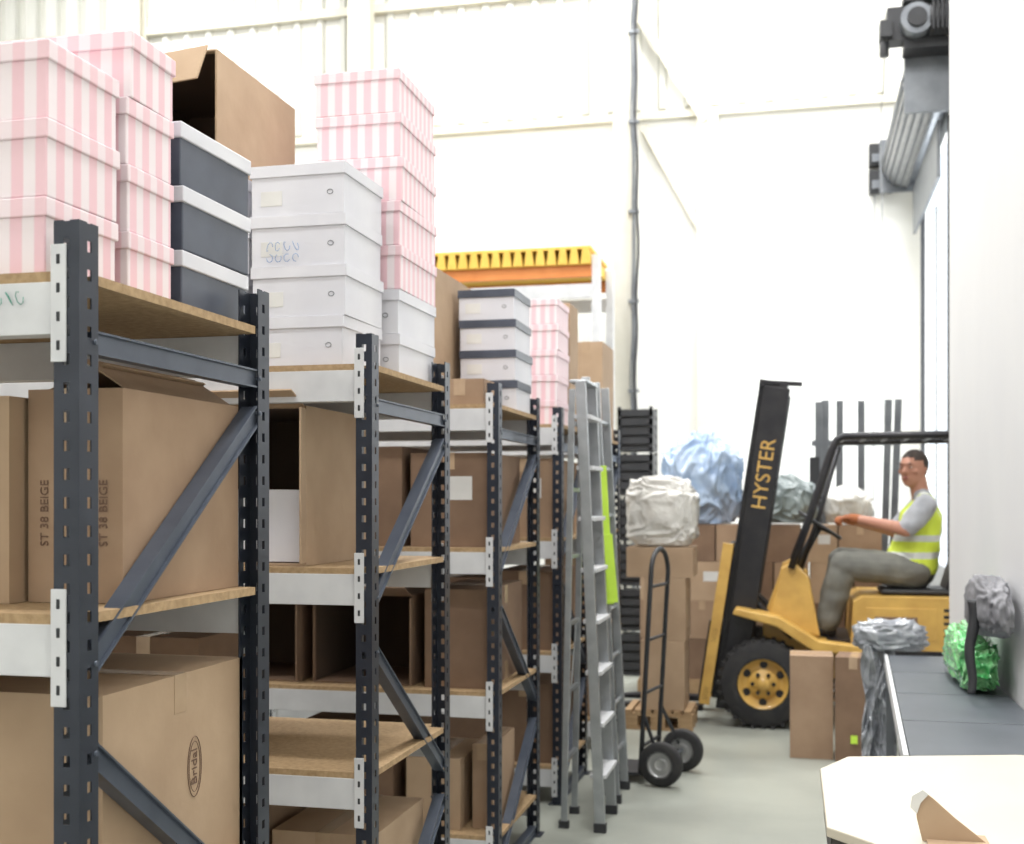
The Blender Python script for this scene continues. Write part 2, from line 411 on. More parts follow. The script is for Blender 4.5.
# Rack A
stack('pink_striped_shoe_box',3,-1.62,-1.295,1.90,2.14,2.0,.14,M_pink,M_pinkl)
stack('pink_striped_shoe_box',4,-1.60,-1.285,2.155,2.345,2.0,.133,M_pink,M_pinkl)
stack('pink_striped_shoe_box',4,-1.97,-1.65,2.20,2.52,2.0,.137,M_pink,M_pinkl)
stack('pink_striped_shoe_box',3,-1.97,-1.65,1.90,2.17,2.0,.14,M_pink,M_pinkl)
stack('black_shoe_box',3,-1.60,-1.285,2.365,2.70,2.0,.138,M_black,M_white)
c1=carton('cardboard_carton',-1.465,-1.26,2.085,2.575,1.401,1.815,M_cardA,flaps=True)
text('ST 38 BEIGE',.025,(-1.42,2.083,1.51),R_front_up,M_txt,c1)
text('ST 38 BEIGE',.025,(-1.292,2.083,1.51),R_front_up,M_txt,c1)
carton('cardboard_carton',-1.80,-1.475,2.04,2.55,1.401,1.80,M_cardB)
c2=carton('cardboard_carton',-1.66,-1.262,2.02,2.60,.801,1.235,M_cardB,slit='x')
b=Bd()
b.tube([(-1.2605,2.37+.030*math.cos(a*math.pi/10),1.03+.065*math.sin(a*math.pi/10)) for a in range(20)],.0010,M_txt,4,closed=True)
b.tube([(-1.2605,2.37+.024*math.cos(a*math.pi/10),1.03+.054*math.sin(a*math.pi/10)) for a in range(20)],.0008,M_txt,4,closed=True)
b.finish('oval_print',0,c2)
text('Bridal',.034,(-1.2607,2.38,.99),Matrix.Rotation(math.pi/2,3,'Z')@R_front_up,M_txt,c2)
carton('cardboard_carton',-2.1,-1.68,2.0,2.6,.801,1.18,M_cardA)
carton('cardboard_carton',-1.75,-1.27,1.95,2.55,.201,.62,M_cardA)
# Rack B
stack('white_shoe_box',4,-1.625,-1.315,3.40,3.74,2.0,.153,M_white,M_white)
stack('white_shoe_box',4,-1.91,-1.645,3.42,3.99,2.0,.146,M_white,M_white)
stack('white_shoe_box',4,-2.20,-1.93,3.42,3.99,2.0,.146,M_white,M_white)
open_carton('open_cardboard_carton',-2.18,-1.76,3.45,4.05,2.588,3.0,M_cardB,flapR=False,droop=True)
stack('white_shoe_box',2,-1.57,-1.275,3.77,4.18,2.0,.145,M_white,M_white)
stack('pink_striped_shoe_box',5,-1.57,-1.270,3.77,4.19,2.291,.145,M_pink,M_pinkl)
open_carton('open_cardboard_carton',-1.92,-1.45,3.42,4.02,1.401,1.885,M_cardB,papers=True)
carton('cardboard_carton',-2.5,-1.98,3.5,4.05,1.401,1.8,M_cardA)
carton('cardboard_carton',-2.3,-1.9,3.6,4.1,.801,1.15,M_cardC)
carton('cardboard_carton',-1.62,-1.28,3.55,4.05,.201,.56,M_cardB)
carton('cardboard_carton',-2.1,-1.68,3.45,4.0,.201,.66,M_cardA)
# Rack C
carton('cardboard_carton',-1.98,-1.535,5.0,5.62,2.001,2.61,M_cardB)
stack('white_shoe_box',4,-1.50,-1.235,5.28,5.62,2.0,.137,M_white,M_black)
carton('cardboard_carton',-1.50,-1.29,4.92,5.24,2.001,2.11,M_cardA)
carton('cardboard_carton',-1.62,-1.28,4.95,5.55,1.401,1.80,M_cardC,label=True)
carton('cardboard_carton',-2.12,-1.66,4.95,5.5,1.401,1.83,M_cardC)
carton('cardboard_carton',-2.7,-2.18,4.95,5.5,1.401,1.78,M_cardB)
carton('cardboard_carton',-1.56,-1.28,4.96,5.6,.801,1.22,M_cardC,slit='x')
open_carton('open_cardboard_carton',-2.08,-1.62,4.98,5.5,.801,1.19,M_cardC)
open_carton('open_cardboard_carton',-2.62,-2.14,4.98,5.5,.801,1.17,M_cardC)
carton('cardboard_carton',-1.64,-1.40,4.95,5.4,.201,.50,M_cardB)
carton('cardboard_carton',-1.36,-1.27,5.0,5.4,.201,.56,M_cardA)
carton('cardboard_carton',-2.2,-1.7,4.95,5.5,.201,.6,M_cardC)
# Rack D
stack('pink_striped_shoe_box',5,-1.53,-1.262,6.40,6.75,2.0,.137,M_pink,M_pinkl)
carton('cardboard_carton',-1.50,-1.27,6.78,7.03,2.001,2.72,M_cardB)
stack('white_shoe_box',3,-1.85,-1.56,6.3,6.62,2.0,.137,M_white,M_white)
for lv in(.2,.8,1.4):
    carton('cardboard_carton',-1.60,-1.275,6.32,6.95,lv+.001,lv+.42,random.choice([M_cardA,M_cardC]),label=(lv==1.4))
    carton('cardboard_carton',-2.1,-1.65,6.32,6.95,lv+.001,lv+.38,M_cardC)
# Rack E
carton('cardboard_carton',-1.45,-1.235,7.72,8.2,2.001,2.62,M_cardB)
carton('cardboard_carton',-1.9,-1.5,7.72,8.2,2.001,2.4,M_cardA)
for lv in(.2,.8,1.4):
    carton('cardboard_carton',-1.62,-1.27,7.75,8.3,lv+.001,lv+.44,random.choice([M_cardA,M_cardC]))
b=Bd()
sx=-1.56;sz=2.365;y=3.4015
for k,(dx,dz) in enumerate([(0,0),(.028,0),(.056,0),(.084,0)]):
    b.tube([(sx+dx+.010*math.cos(t*.7+k),y-.002,sz+dz+.014*math.sin(t*.9+k*.5)) for t in range(7)],.0011,M_blue,4)
    b.tube([(sx+dx+.010*math.sin(t*.8+k),y-.002,sz-.035+.012*math.cos(t*.8+k)) for t in range(7)],.0011,M_blue,4)
b.finish('marker_writing')
b=Bd()
for k in range(4):
    b.tube([(-1.40+.022*k+.008*math.cos(t*.8+k*2),1.8735,1.955+.012*math.sin(t*.9+k)) for t in range(7)],.0009,M_green,4)
b.finish('green_marker_writing')
# ---------------------------------------------------------------- back pallet racking
pr=empty('pallet_racking',(-2.9,12.4,0)); b=Bd()
for x in(-4.6,-1.98):
    for y in(12.0,12.9):
        b.box(x-.04,x+.04,y-.04,y+.04,0,4.05,M_beam)
    for k in range(5): b.beam((x,12.0,.3+k*.7),(x,12.9,.3+k*.7+(.6 if k%2 else -.1)),.03,.04,M_beam)
b.finish('uprights',0,pr); b=Bd()
for y in(11.95,12.9):
    b.box(-4.56,-2.02,y,y+.05,3.83,3.95,M_or); b.box(-4.56,-2.02,y,y+.05,3.62,3.76,M_beam)
b.finish('beams',.003,pr); b=Bd()
x=-4.54
while x<-2.08:
    b.prism([(x,3.952),(x+.10,3.952),(x+.08,4.10),(x+.02,4.10)],'Y',11.9,12.97,M_yd); x+=.115
b.box(-4.56,-2.02,11.9,12.97,4.10,4.13,M_yd); b.box(-4.56,-2.02,11.93,12.9,3.95,3.955,M_yd)
b.finish('corrugated_deck',0,pr)

# ---------------------------------------------------------------- ladders
def ladder_step():
    b=Bd()
    A0,A1=Vector((-.935,5.78,0.02)),Vector((-1.035,5.80,2.18))
    B0,B1=Vector((-.935,6.14,0.02)),Vector((-1.035,6.12,2.18))
    for p,q in((A0,A1),(B0,B1)):
        b.beam(p,q,.022,.05,M_alu,up=(1,0,0))
        b.box(p.x-.03,p.x+.03,p.y-.018,p.y+.018,0,.045,M_dark)
    for k in range(1,9):
        t=k/8.7; p=A0.lerp(A1,t); q=B0.lerp(B1,t)
        b.box(min(p.x,q.x)-.04,max(p.x,q.x)+.04,p.y,q.y,p.z-.012,p.z+.008,M_beam)
    b.box(-1.09,-1.0,5.80,6.12,2.17,2.185,M_alu)
    for y in(5.82,6.10):
        b.beam((-1.12,y,.02),(-1.08,y,2.14),.018,.03,M_alu,up=(1,0,0)); b.box(-1.145,-1.095,y-.016,y+.016,0,.035,M_dark)
    for k in range(1,7): b.beam((-1.12+.005*k,5.82,.33*k),(-1.12+.005*k,6.10,.33*k),.02,.02,M_alu)
    b.beam((-1.11,5.82,.35),(-1.11,6.10,1.0),.004,.02,M_alu)
    b.finish('folding_step_ladder',.002)
ladder_step()
b=Bd()
A0,A1=Vector((-.945,6.36,0.0)),Vector((-1.055,6.36,2.22));B0,B1=Vector((-.945,6.68,0.0)),Vector((-1.055,6.68,2.22))
for off in(0,.035):
    o=Vector((-off*1.6,0,.0))
    for p,q in((A0,A1),(B0,B1)):
        b.beam(p+o+Vector((0,off*.6,.03)),q+o+Vector((0,off*.6,off)),.02,.045,M_alu,up=(1,0,0))
for p in (A0,B0): b.box(p.x-.03,p.x+.03,p.y-.018,p.y+.018,0,.045,M_dark)
for k in range(1,9):
    t=k/8.8; b.cyl(A0.lerp(A1,t),B0.lerp(B1,t),.013,M_alu,seg=10)
b.beam((-.975,6.345,1.05),(-1.015,6.335,1.78),.004,.045,M_strap,up=(1,0,0))
b.beam((-.955,6.34,1.06),(-.985,6.332,1.42),.004,.05,M_strap,up=(1,0,0))
b.finish('extension_ladder',.002)

# ---------------------------------------------------------------- hand truck
b=Bd()
W1,W2=Vector((-.755,6.78,.125)),Vector((-.675,7.20,.125))
ax=(W2-W1).normalized()
def wheel(b,c,ax,r,w,tm,hm):
    prof=[(r*.55,-w*.5),(r*.9,-w*.5),(r*.98,-w*.36),(r,-w*.15),(r,w*.15),(r*.98,w*.36),(r*.9,w*.5),(r*.55,w*.5)]
    b.lathe(prof,c,ax,tm)
    for s in(-1,1): b.lathe([(0.0001,s*w*.28),(r*.2,s*w*.3),(r*.22,s*w*.42),(r*.3,s*w*.42),(r*.32,s*w*.22),(r*.5,s*w*.25),(r*.57,s*w*.5),(r*.6,s*w*.5)],c,ax,hm)
wheel(b,W1,ax,.125,.06,M_tyre,M_hub); wheel(b,W2,ax,.125,.06,M_tyre,M_hub)
b.cyl(W1,W2,.012,M_steel)
off=Vector((-.13,0,0))
a0=W1+ax*.05+off; a0.z=.06; c0=W2-ax*.05+off; c0.z=.06
top=[]
n=10
for k in range(n+1):
    t=math.pi*k/n; top.append(a0.lerp(c0,.5-.5*math.cos(t))+Vector((.06,0,1.12+.14*math.sin(t))))
b.tube([a0]+top+[c0],.014,M_dark,10)
for h in(.15,.45,.75,1.05):
    b.cyl(a0+Vector((.06*h/1.12,0,h)),c0+Vector((.06*h/1.12,0,h)),.010,M_dark,seg=8)
for p,w in((a0,W1),(c0,W2)):
    b.beam(p+Vector((0,0,.05)),w,.012,.03,M_dark); b.beam(p+Vector((.01,0,.35)),w,.010,.02,M_dark)
b.prism([(a0.x-.20,a0.y-.0),(a0.x+.01,a0.y-.0),(c0.x+.01,c0.y+.03),(c0.x-.2,c0.y+.03)],'Z',.045,.06,M_dark)
b.finish('hand_truck',.001)

# ---------------------------------------------------------------- carton piles
for (x0,x1,y0,y1,z0,z1,m) in[
 (-1.08,-.78,8.44,8.84,.14,.62,M_cardB),(-1.06,-.77,8.44,8.84,.622,1.06,M_cardB),(-1.18,-.72,8.44,8.84,1.062,1.27,M_cardB)]:
    carton('cardboard_carton',x0,x1,y0,y1,z0,z1,m,slit='x')
def pallet(x0,x1,y0,y1):
    b=Bd(); n=7; w=(x1-x0)/n
    for k in range(n): b.box(x0+k*w+.01,x0+(k+1)*w-.01,y0,y1,.118,.138,M_wood)
    for y in(y0,(y0+y1)/2-.04,y1-.08):
        b.box(x0,x1,y,y+.08,.098,.117,M_wood); b.box(x0,x1,y,y+.08,0,.018,M_wood)
        for x in(x0,(x0+x1)/2-.05,x1-.1): b.box(x,x+.1,y,y+.08,.018,.098,M_wood)
    b.finish('wooden_pallet')
pallet(-1.2,-.72,8.42,8.86)
pallet(-1.30,-.35,9.95,10.75); pallet(-.30,.65,9.95,10.75)
random.seed(11)
z=.14
for row in range(4):
    x=-1.28; h=[.33,.31,.32,.30][row]
    while x<.55:
        w=random.choice([.28,.34,.4]); w=min(w,.64-x)
        carton('cardboard_carton',x,x+w-.012,9.97,10.72-random.random()*.1,z,z+h-.003,random.choice([M_cardA,M_cardC,M_cardB]),label=random.random()<.3,slit=random.choice('xy'))
        x+=w
    z+=h
def crumple(name,c,size,m,seed=0,amp=1.0,gather=0,parent=None,box=.75,stretch=.55,sub=6):
    bm=bmesh.new(); bmesh.ops.create_icosphere(bm,subdivisions=sub,radius=1)
    o=Vector((seed*1.7,seed*.9,seed*2.3)); vs=[]
    for v in bm.verts:
        p=v.co
        q=Vector((p.x,p.y,p.z*stretch))
        wv=Vector((noise.noise(q*1.3+o),noise.noise(q*1.3+o+Vector((9,0,0))),0))*.5
        d=noise.noise(q*1.2+o)*.16
        for f,a in((2.2,.10),(4.7,.055),(10,.022)):
            r=1-min(1,abs(noise.noise((q+wv)*f+o))*2.6); d+=a*r*r*amp
        k=[math.copysign(abs(t)**box,t) for t in p]
        s=1+d-.05
        g=1.0
        if gather and p.z>.35:
            t=(p.z-.35)/.65; g=1-gather*t*t*(3-2*t)
        vs.append((k[0]*size[0]*s*g+c[0],k[1]*size[1]*s*g+c[1],max(k[2]*s,-.86)*size[2]+c[2]))
    fs=[tuple(w.index for w in f.verts) for f in bm.faces]
    bm.free()
    b=Bd(); b.add(vs,fs,m,None,True); return b.finish(name,0,parent,recalc=False)
bw=empty('bubble_wrap_bundle',(-.955,8.64,1.27))
crumple('wrapped_goods',(-.955,8.64,1.505),(.245,.19,.26),M_bubble,1,.7,box=.55,stretch=1.6,parent=bw)
crumple('blue_plastic_sheeting',(-.80,10.3,1.75),(.31,.26,.40),M_bluebag,5,1.5,gether if False else .35,stretch=.5) if False else crumple('blue_plastic_sheeting',(-.80,10.3,1.75),(.31,.26,.40),M_bluebag,5,1.5,gather=.35,stretch=.5)
crumple('grey_tarpaulin',(-.10,10.20,1.585),(.25,.19,.20),M_greybag,8,1.4,gather=.4)
crumple('white_plastic_bag',(.38,10.2,1.55),(.17,.18,.16),M_bubble,12,1.3,gather=.5,sub=5)
b=Bd()
for (x0,x1,h) in((-.40,-.28,.62),(.06,.18,.55)):
    b.box(x0,x1,10.46,10.7,1.41,1.41+h*.4,M_dark); b.box(x0+.02,x1-.02,10.47,10.69,1.41+h*.4,1.41+h,M_dark)
    for k in range(3): b.box(x0-.005,x1+.005,10.455,10.705,1.45+k*.07,1.465+k*.07,M_steel)
b.finish('black_tool_case')
b=Bd()
for k in range(6):
    z0=.0+k*.41
    b.box(-1.62,-1.30,11.0,11.4,z0,z0+.03,M_dark); b.box(-1.61,-1.31,11.03,11.38,z0+.03,z0+.36,M_dark)
    for s in range(4): b.box(-1.62,-1.30,11.0,11.02,z0+.06+s*.085,z0+.12+s*.085,M_dark); b.box(-1.32,-1.30,11.0,11.4,z0+.06+s*.085,z0+.12+s*.085,M_dark)
    for x in(-1.62,-1.33):
        for y in(11.0,11.37): b.box(x,x+.03,y,y+.03,z0,z0+.40,M_dark)
b.finish('black_crate_stack')
b=Bd()
for (x,dx) in((.16,.0),(.21,.01),(.33,.01),(.52,.0),(.68,.07),(.74,.09)):
    b.beam((x,10.95,0),(x+dx,11.0,2.48-.02*random.random()),.06,.008,M_steel,up=(0,1,0))
    for s in(-.026,.026): b.beam((x+s,10.93,0),(x+dx+s,10.98,2.47),.006,.04,M_steel,up=(0,1,0))
b.beam((.1,11.02,1.1),(.85,11.02,1.1),.04,.05,M_steel);b.beam((.1,11.02,2.1),(.85,11.02,2.1),.04,.05,M_steel)
b.finish('steel_channel_rack')
# ---------------------------------------------------------------- forklift
fk=empty('forklift',(.4,9.16,0))
def tyre(b,c,r,w):
    ax=Vector((0,1,0))
    b.lathe([(r*.56,-w/2),(r*.9,-w/2),(r*.97,-w*.42),(r,-w*.3),(r,w*.3),(r*.97,w*.42),(r*.9,w/2),(r*.56,w/2)],c,ax,M_tyre,48)
    for k in range(28):
        a=2*math.pi*k/28
        for s in(-1,1):
            cc=Vector(c)+Vector((math.cos(a)*r*.985,s*w*.27,math.sin(a)*r*.985))
            R=Matrix.Rotation(-a,3,'Y').to_4x4(); R.translation=cc
            b.box(-.012,.014,-w*.2,w*.2,-.014,.014,M_tyre,R)
    for s in(-1,1):
        b.lathe([(r*.58,s*w/2),(r*.55,s*w*.5),(r*.5,s*w*.22),(r*.34,s*w*.18),(r*.30,s*w*.36),(r*.16,s*w*.38),(r*.14,s*w*.5),(.0001,s*w*.52)],c,ax,M_yel,40)
        for k in range(6):
            a=2*math.pi*k/6; p=Vector(c)+Vector((math.cos(a)*r*.235,s*w*.36,math.sin(a)*r*.235))
            b.cyl(p,p+Vector((0,s*.02,0)),.014,M_mast,seg=6)
            p2=Vector(c)+Vector((math.cos(a+.5)*r*.43,s*w*.19,math.sin(a+.5)*r*.43)); b.cyl(p2,p2+Vector((0,s*.006,0)),.028,M_mast,seg=12)
b=Bd(); tyre(b,(-.25,8.74,.312),.31,.20); tyre(b,(-.25,9.58,.312),.31,.20)
b.cyl((-.25,8.75,.312),(-.25,9.57,.312),.07,M_mast)
b.finish('drive_wheels',0,fk)
b=Bd(); tyre(b,(1.22,8.80,.232),.23,.15); tyre(b,(1.22,9.52,.232),.23,.15); b.cyl((1.22,8.8,.232),(1.22,9.5,.232),.05,M_mast)
b.finish('steer_wheels',0,fk)
b=Bd()
P0=Vector((-.50,0,.10)); P1=Vector((-.155,0,2.40)); dr=(P1-P0).normalized(); fwd=Vector((-dr.z,0,dr.x))
for y in(8.80,9.52):
    o=Vector((0,y,0))
    b.beam(P0+o,P1+o,.02,.17,M_mast,up=fwd)
    for s in(-.08,.08): b.beam(P0+o+fwd*s+Vector((0,.03 if y<9 else -.03,0)),P1+o+fwd*s+Vector((0,.03 if y<9 else -.03,0)),.07,.02,M_mast,up=fwd)
    yi=.055 if y<9 else -.055
    q0=P0+o+Vector((0,yi,0))+fwd*.05+dr*.06; q1=P1+o+Vector((0,yi,0))+fwd*.05+dr*.03
    b.beam(q0,q1,.018,.15,M_mast,up=fwd); b.beam(q0+fwd*.07,q1+fwd*.07,.05,.018,M_mast,up=fwd)
for t,w in((.03,.12),(.55,.08),(.985,.14)):
    p=P0.lerp(P1,t); b.beam(p+Vector((0,8.80,0))-fwd*.04,p+Vector((0,9.52,0))-fwd*.04,.06,w,M_mast,up=dr)
pt=P1+dr*.02
b.beam(pt+Vector((0,8.82,0))+fwd*.03,pt+Vector((0,9.5,0))+fwd*.03,.2,.05,M_mast,up=dr)
b.beam(pt+Vector((.17,8.84,.0)),pt+Vector((-.10,8.84,.02)),.06,.03,M_mast)
b.cyl(P0+Vector((0,9.16,0)),P0.lerp(P1,.9)+Vector((0,9.16,0)),.04,M_mast)
b.cyl(P0.lerp(P1,.3)+Vector((0,9.16,0)),P0.lerp(P1,.96)+Vector((0,9.16,0)),.025,M_alu)
for y in(9.08,9.24): b.beam(P0.lerp(P1,.1)+Vector((0,y,0))+fwd*.05,P0.lerp(P1,.97)+Vector((0,y,0))+fwd*.05,.02,.012,M_steel,up=fwd)
for y in(8.9,9.42): b.cyl((-.05,y,.62),P0.lerp(P1,.36)+Vector((0,y,0)),.03,M_mast)
b.finish('mast',.003,fk)
b=Bd()
c=P0+fwd*.17
for h in(.10,.52): b.beam(c+dr*h+Vector((0,8.72,0)),c+dr*h+Vector((0,9.60,0)),.04,.1,M_mast,up=dr)
for y in(8.86,9.16,9.46): b.beam(c+dr*.05+Vector((0,y,0)),c+dr*1.15+Vector((0,y,0)),.03,.03,M_mast,up=fwd)
b.beam(c+dr*1.15+Vector((0,8.74,0)),c+dr*1.15+Vector((0,9.58,0)),.03,.04,M_mast,up=dr)
b.beam(c+dr*.02+Vector((0,8.735,0)),c+dr*1.18+Vector((0,8.735,0)),.03,.075,M_yel,up=fwd)
for y in(8.95,9.37):
    b.beam(c+dr*.02+Vector((0,y,0))+fwd*.04,c+dr*.6+Vector((0,y,0))+fwd*.04,.11,.04,M_mast,up=fwd)
    b.prism([(c.x-.02,.11),(c.x-.02,.065),(-1.48,.075),(-1.50,.085),(-1.2,.11)],'Y',y-.055,y+.055,M_mast)
b.finish('fork_carriage',.003,fk)
Rm=Matrix.Rotation(-math.pi/2+math.atan2(dr.x,dr.z),3,'Y')@RX
text('HYSTER',.145,P0.lerp(P1,.62)+Vector((.045,8.7885,0)),Rm,M_yel,fk,'mast_lettering')
b=Bd()
b.prism([(-.24,.36),(-.26,.74),(-.13,1.10),(-.04,1.15),(.02,1.10),(.10,.70),(.14,.60),(.44,.56),(.44,.26),(-.1,.26)],'Y',8.88,9.44,M_yel)
b.box(.30,1.0,8.72,9.60,.28,.52,M_mast)
for ya,yb in((8.60,8.88),(9.44,9.72)):
    b.prism([(-.46,.80),(-.44,.845),(-.14,.79),(.13,.63),(.44,.60),(.44,.54),(.10,.55),(-.16,.72)],'Y',ya,yb,M_yel)
    b.box(.12,.46,ya+.02,yb,.30,.34,M_mast); b.box(.42,.46,ya+.02,yb,.3,.56,M_mast)
    b.prism([(-.13,1.12),(-.05,1.16),(.06,1.06),(.14,.64),(-.22,.74)],'Y',ya+.16 if ya<9 else ya,yb if ya<9 else yb-.16,M_yel)
b.finish('chassis_and_fenders',.012,fk)
b=Bd()
b.prism([(.34,.56),(.36,.90),(.42,.935),(1.16,.935),(1.2,.90),(1.2,.56)],'Y',8.68,9.64,M_yel)
b.box(.44,.9,8.674,8.68,.64,.86,M_yel); b.box(.33,1.1,8.67,9.65,.54,.57,M_mast)
b.box(.50,.78,8.668,8.674,.70,.80,M_cardC)
for k in range(5): b.box(.95,1.12,8.674,8.682,.66+k*.045,.68+k*.045,M_mast)
b.finish('engine_hood',.02,fk)
b=Bd()
b.prism([(1.0,.30),(1.0,.56),(1.205,.57),(1.205,.95),(1.30,1.02),(1.55,.98),(1.66,.85),(1.68,.45),(1.60,.22),(1.48,.22),(1.46,.45),(1.3,.52),(1.05,.50)],'Y',8.66,9.66,M_yel)
b.finish('counterweight',.03,fk)
b=Bd()
r=.026
for y in(8.74,9.58):
    b.tube([(-.06,y,1.12),(.05,y,1.42),(.22,y,1.95),(.25,y,2.02),(.30,y,2.045),(1.35,y,2.05),(1.42,y,2.02),(1.44,y,1.95),(1.44,y,1.0)],r,M_mast,10)
for k in range(8): b.beam((.30+k*.15,8.74,2.05),(.30+k*.15,9.58,2.05),.03,.025,M_mast)
for y in(9.0,9.3): b.beam((.28,y,2.055),(1.4,y,2.055),.03,.03,M_mast)
b.tube([(-.0,8.98,1.1),(.14,8.98,1.5),(.27,9.0,1.98)],.018,M_mast,8)
b.finish('overhead_guard',0,fk)
b=Bd()
b.box(.55,1.04,8.82,9.30,.936,.98,M_seat); b.prism([(.98,.97),(1.08,.97),(1.15,1.22),(1.10,1.24),(1.05,1.2)],'Y',8.84,9.28,M_seat)
b.finish('operator_seat',.02,fk)
b=Bd()
SW=Vector((.14,9.04,1.42)); nrm=Vector((.55,0,.83)).normalized(); e1=Vector((0,1,0)); e2=nrm.cross(e1).normalized()
b.tube([SW+e1*(.17*math.cos(a*math.pi/16))+e2*(.17*math.sin(a*math.pi/16)) for a in range(32)],.013,M_seat,8,closed=True)
for a in(0,2.1,4.2): b.cyl(SW-nrm*.02,SW+e1*(.165*math.cos(a))+e2*(.165*math.sin(a)),.009,M_seat,seg=8)
b.cyl(SW-nrm*.03,SW+nrm*.01,.035,M_seat); b.cyl(SW,(-.04,9.04,1.08),.028,M_seat)
for k in range(3): 
    b.cyl((.02,9.22+k*.05,1.08),(.10,9.22+k*.05,1.34),.007,M_alu,seg=8); b.ell((.10,9.22+k*.05,1.35),(.02,.02,.02),M_seat)
b.box(.10,.5,8.72,9.6,.60,.625,M_mast)
b.finish('controls',0,fk)
# ---------------------------------------------------------------- driver
def make_person():
    Yc=9.06; bones=[]; 
    b=Bd()
    def bone(p,q,r0,r1,tag):
        p=Vector(p);q=Vector(q); b.cyl(p,q,r0,M_skin,r1,seg=16); b.ell(p,(r0,)*3,M_skin); b.ell(q,(r1,)*3,M_skin)
        bones.append((p,q,r0,r1,tag))
    def el(c,r,tag,R=None):
        b.ell(c,r,M_skin,R,u=24,v=16); m=min(r); bones.append((Vector(c),Vector(c)+Vector((0,0,.001)),m,m,tag))
    bone((.79,Yc,1.12),(.84,Yc,1.46),.160,.148,'vest')
    bone((.79,Yc-.05,1.13),(.835,Yc-.075,1.45),.148,.135,'vest'); bone((.79,Yc+.05,1.13),(.835,Yc+.075,1.45),.148,.135,'vest')
    bone((.72,Yc-.04,1.19),(.72,Yc+.04,1.19),.12,.12,'vest'); bone((.73,Yc-.05,1.19),(.80,Yc-.06,1.40),.12,.12,'vest'); bone((.73,Yc+.05,1.19),(.80,Yc+.06,1.40),.12,.12,'vest')
    bone((.855,Yc-.12,1.575),(.855,Yc+.12,1.575),.072,.072,'vest')
    bone((.845,Yc-.05,1.61),(.845,Yc+.05,1.61),.068,.068,'vest')
    bone((.79,Yc-.07,1.105),(.79,Yc+.07,1.105),.125,.125,'trou')
    bone((.84,Yc,1.60),(.815,Yc-.005,1.74),.066,.061,'skin')
    for s in(-1,1):
        S=Vector((.85,Yc+s*.195,1.560))
        E=Vector((.715,8.79,1.395)) if s<0 else Vector((.68,9.33,1.38))
        Wt=Vector((.40,8.93,1.465)) if s<0 else Vector((.37,9.20,1.45))
        bone(S,S.lerp(E,.85),.080,.072,'shirt'); bone(S.lerp(E,.6),E,.050,.048,'skin')
        bone(E,Wt,.050,.032,'skin')
        g=Vector((.305,8.925,1.475)) if s<0 else Vector((.30,9.15,1.47))
        d=(g-Wt).normalized(); bone(Wt-d*.01,Wt+d*.045,.034,.036,'glove')
        side=Vector((0,1,0)); side=(side-d*side.dot(d)).normalized(); upn=d.cross(side); 
        if upn.z<0: upn=-upn
        k0=Wt+d*.085
        for j in range(4):
            bs=k0+side*(-.030+.020*j); bone(Wt+d*.03+side*(-.018+.012*j),bs,.015,.012,'glove')
            L=[.036,.042,.040,.031][j]
            m1=bs+d*L*.9-upn*.012; m2=m1+d*L*.25-upn*L*.7; m3=m2-d*L*.45-upn*L*.35
            bone(bs,m1,.0105,.0098,'glove');bone(m1,m2,.0098,.009,'glove');bone(m2,m3,.009,.0085,'glove')
        ts=-1 if s>0 else 1
        th0=Wt+d*.03+side*ts*.022; th1=th0+d*.03+side*ts*.025-upn*.01; th2=th1+d*.028-upn*.014-side*ts*.004
        bone(th0,th1,.014,.012,'glove');bone(th1,th2,.012,.010,'glove')
    for s in(-1,1):
        H=Vector((.78,Yc+s*.10,1.095)); K=Vector((.30,Yc+s*.16-(.02),1.15+(.01*s))); A=Vector((.20,Yc+s*.15,.745)); 
        bone(H,K,.122,.097,'trou'); bone(K,K.lerp(A,.4),.095,.094,'trou'); bone(K.lerp(A,.4),A,.094,.084,'trou')
        bone(A-Vector((0,0,.02)),A+Vector((-.02,0,-.06)),.045,.045,'shoe')
        bone(A+Vector((.02,0,-.075)),A+Vector((-.17,s*.01,-.083)),.038,.030,'shoe')
    u=Vector((-.60,-.80,-.04)).normalized(); s_=Vector((0,0,1)).cross(u).normalized(); w=u.cross(s_)
    if w.z<0: w=-w
    R=Matrix((s_,u,w)).transposed()
    H=Vector((.785,Yc-.01,1.828)); K=1.12
    def hp(a,c,side=0): return H+u*a*K+w*c*K+s_*side*K
    def hr(r): return tuple(t*K for t in r)
    el(H,hr((.078,.096,.108)),'head',R); el(hp(.022,-.06),hr((.062,.066,.062)),'head',R); el(hp(.058,-.098),hr((.030,.022,.020)),'head',R)
    el(hp(.080,.028),hr((.05,.018,.012)),'head',R); bone(hp(.092,.008),hp(.112,-.024),.009,.0145,'head'); 
    el(hp(.100,-.028),hr((.020,.012,.009)),'head',R)
    for s in(-1,1):
        el(hp(-.005,-.005,s*.078),hr((.010,.020,.032)),'ear',R); el(hp(.058,-.022,s*.05),hr((.02,.02,.016)),'head',R)
    el(hp(.082,-.062),hr((.024,.014,.009)),'lip',R)
    el(hp(-.014,.02),hr((.084,.096,.100)),'hair',R)
    me=b.mesh('tmp')
    o=bpy.data.objects.new('tmp',me); scene.collection.objects.link(o)
    rm=o.modifiers.new('r','REMESH'); rm.mode='VOXEL'; rm.voxel_size=.0075; rm.use_smooth_shade=True
    sm=o.modifiers.new('s','SMOOTH'); sm.factor=.5; sm.iterations=3
    dg=bpy.context.evaluated_depsgraph_get(); me2=bpy.data.meshes.new_from_object(o.evaluated_get(dg))
    bpy.data.objects.remove(o)
    me2.materials.clear()
    for m in [M_skin,M_hiv,M_silver,M_shirt,M_trou,M_hair,M_glove,M_shoe,M_lip]: me2.materials.append(m)
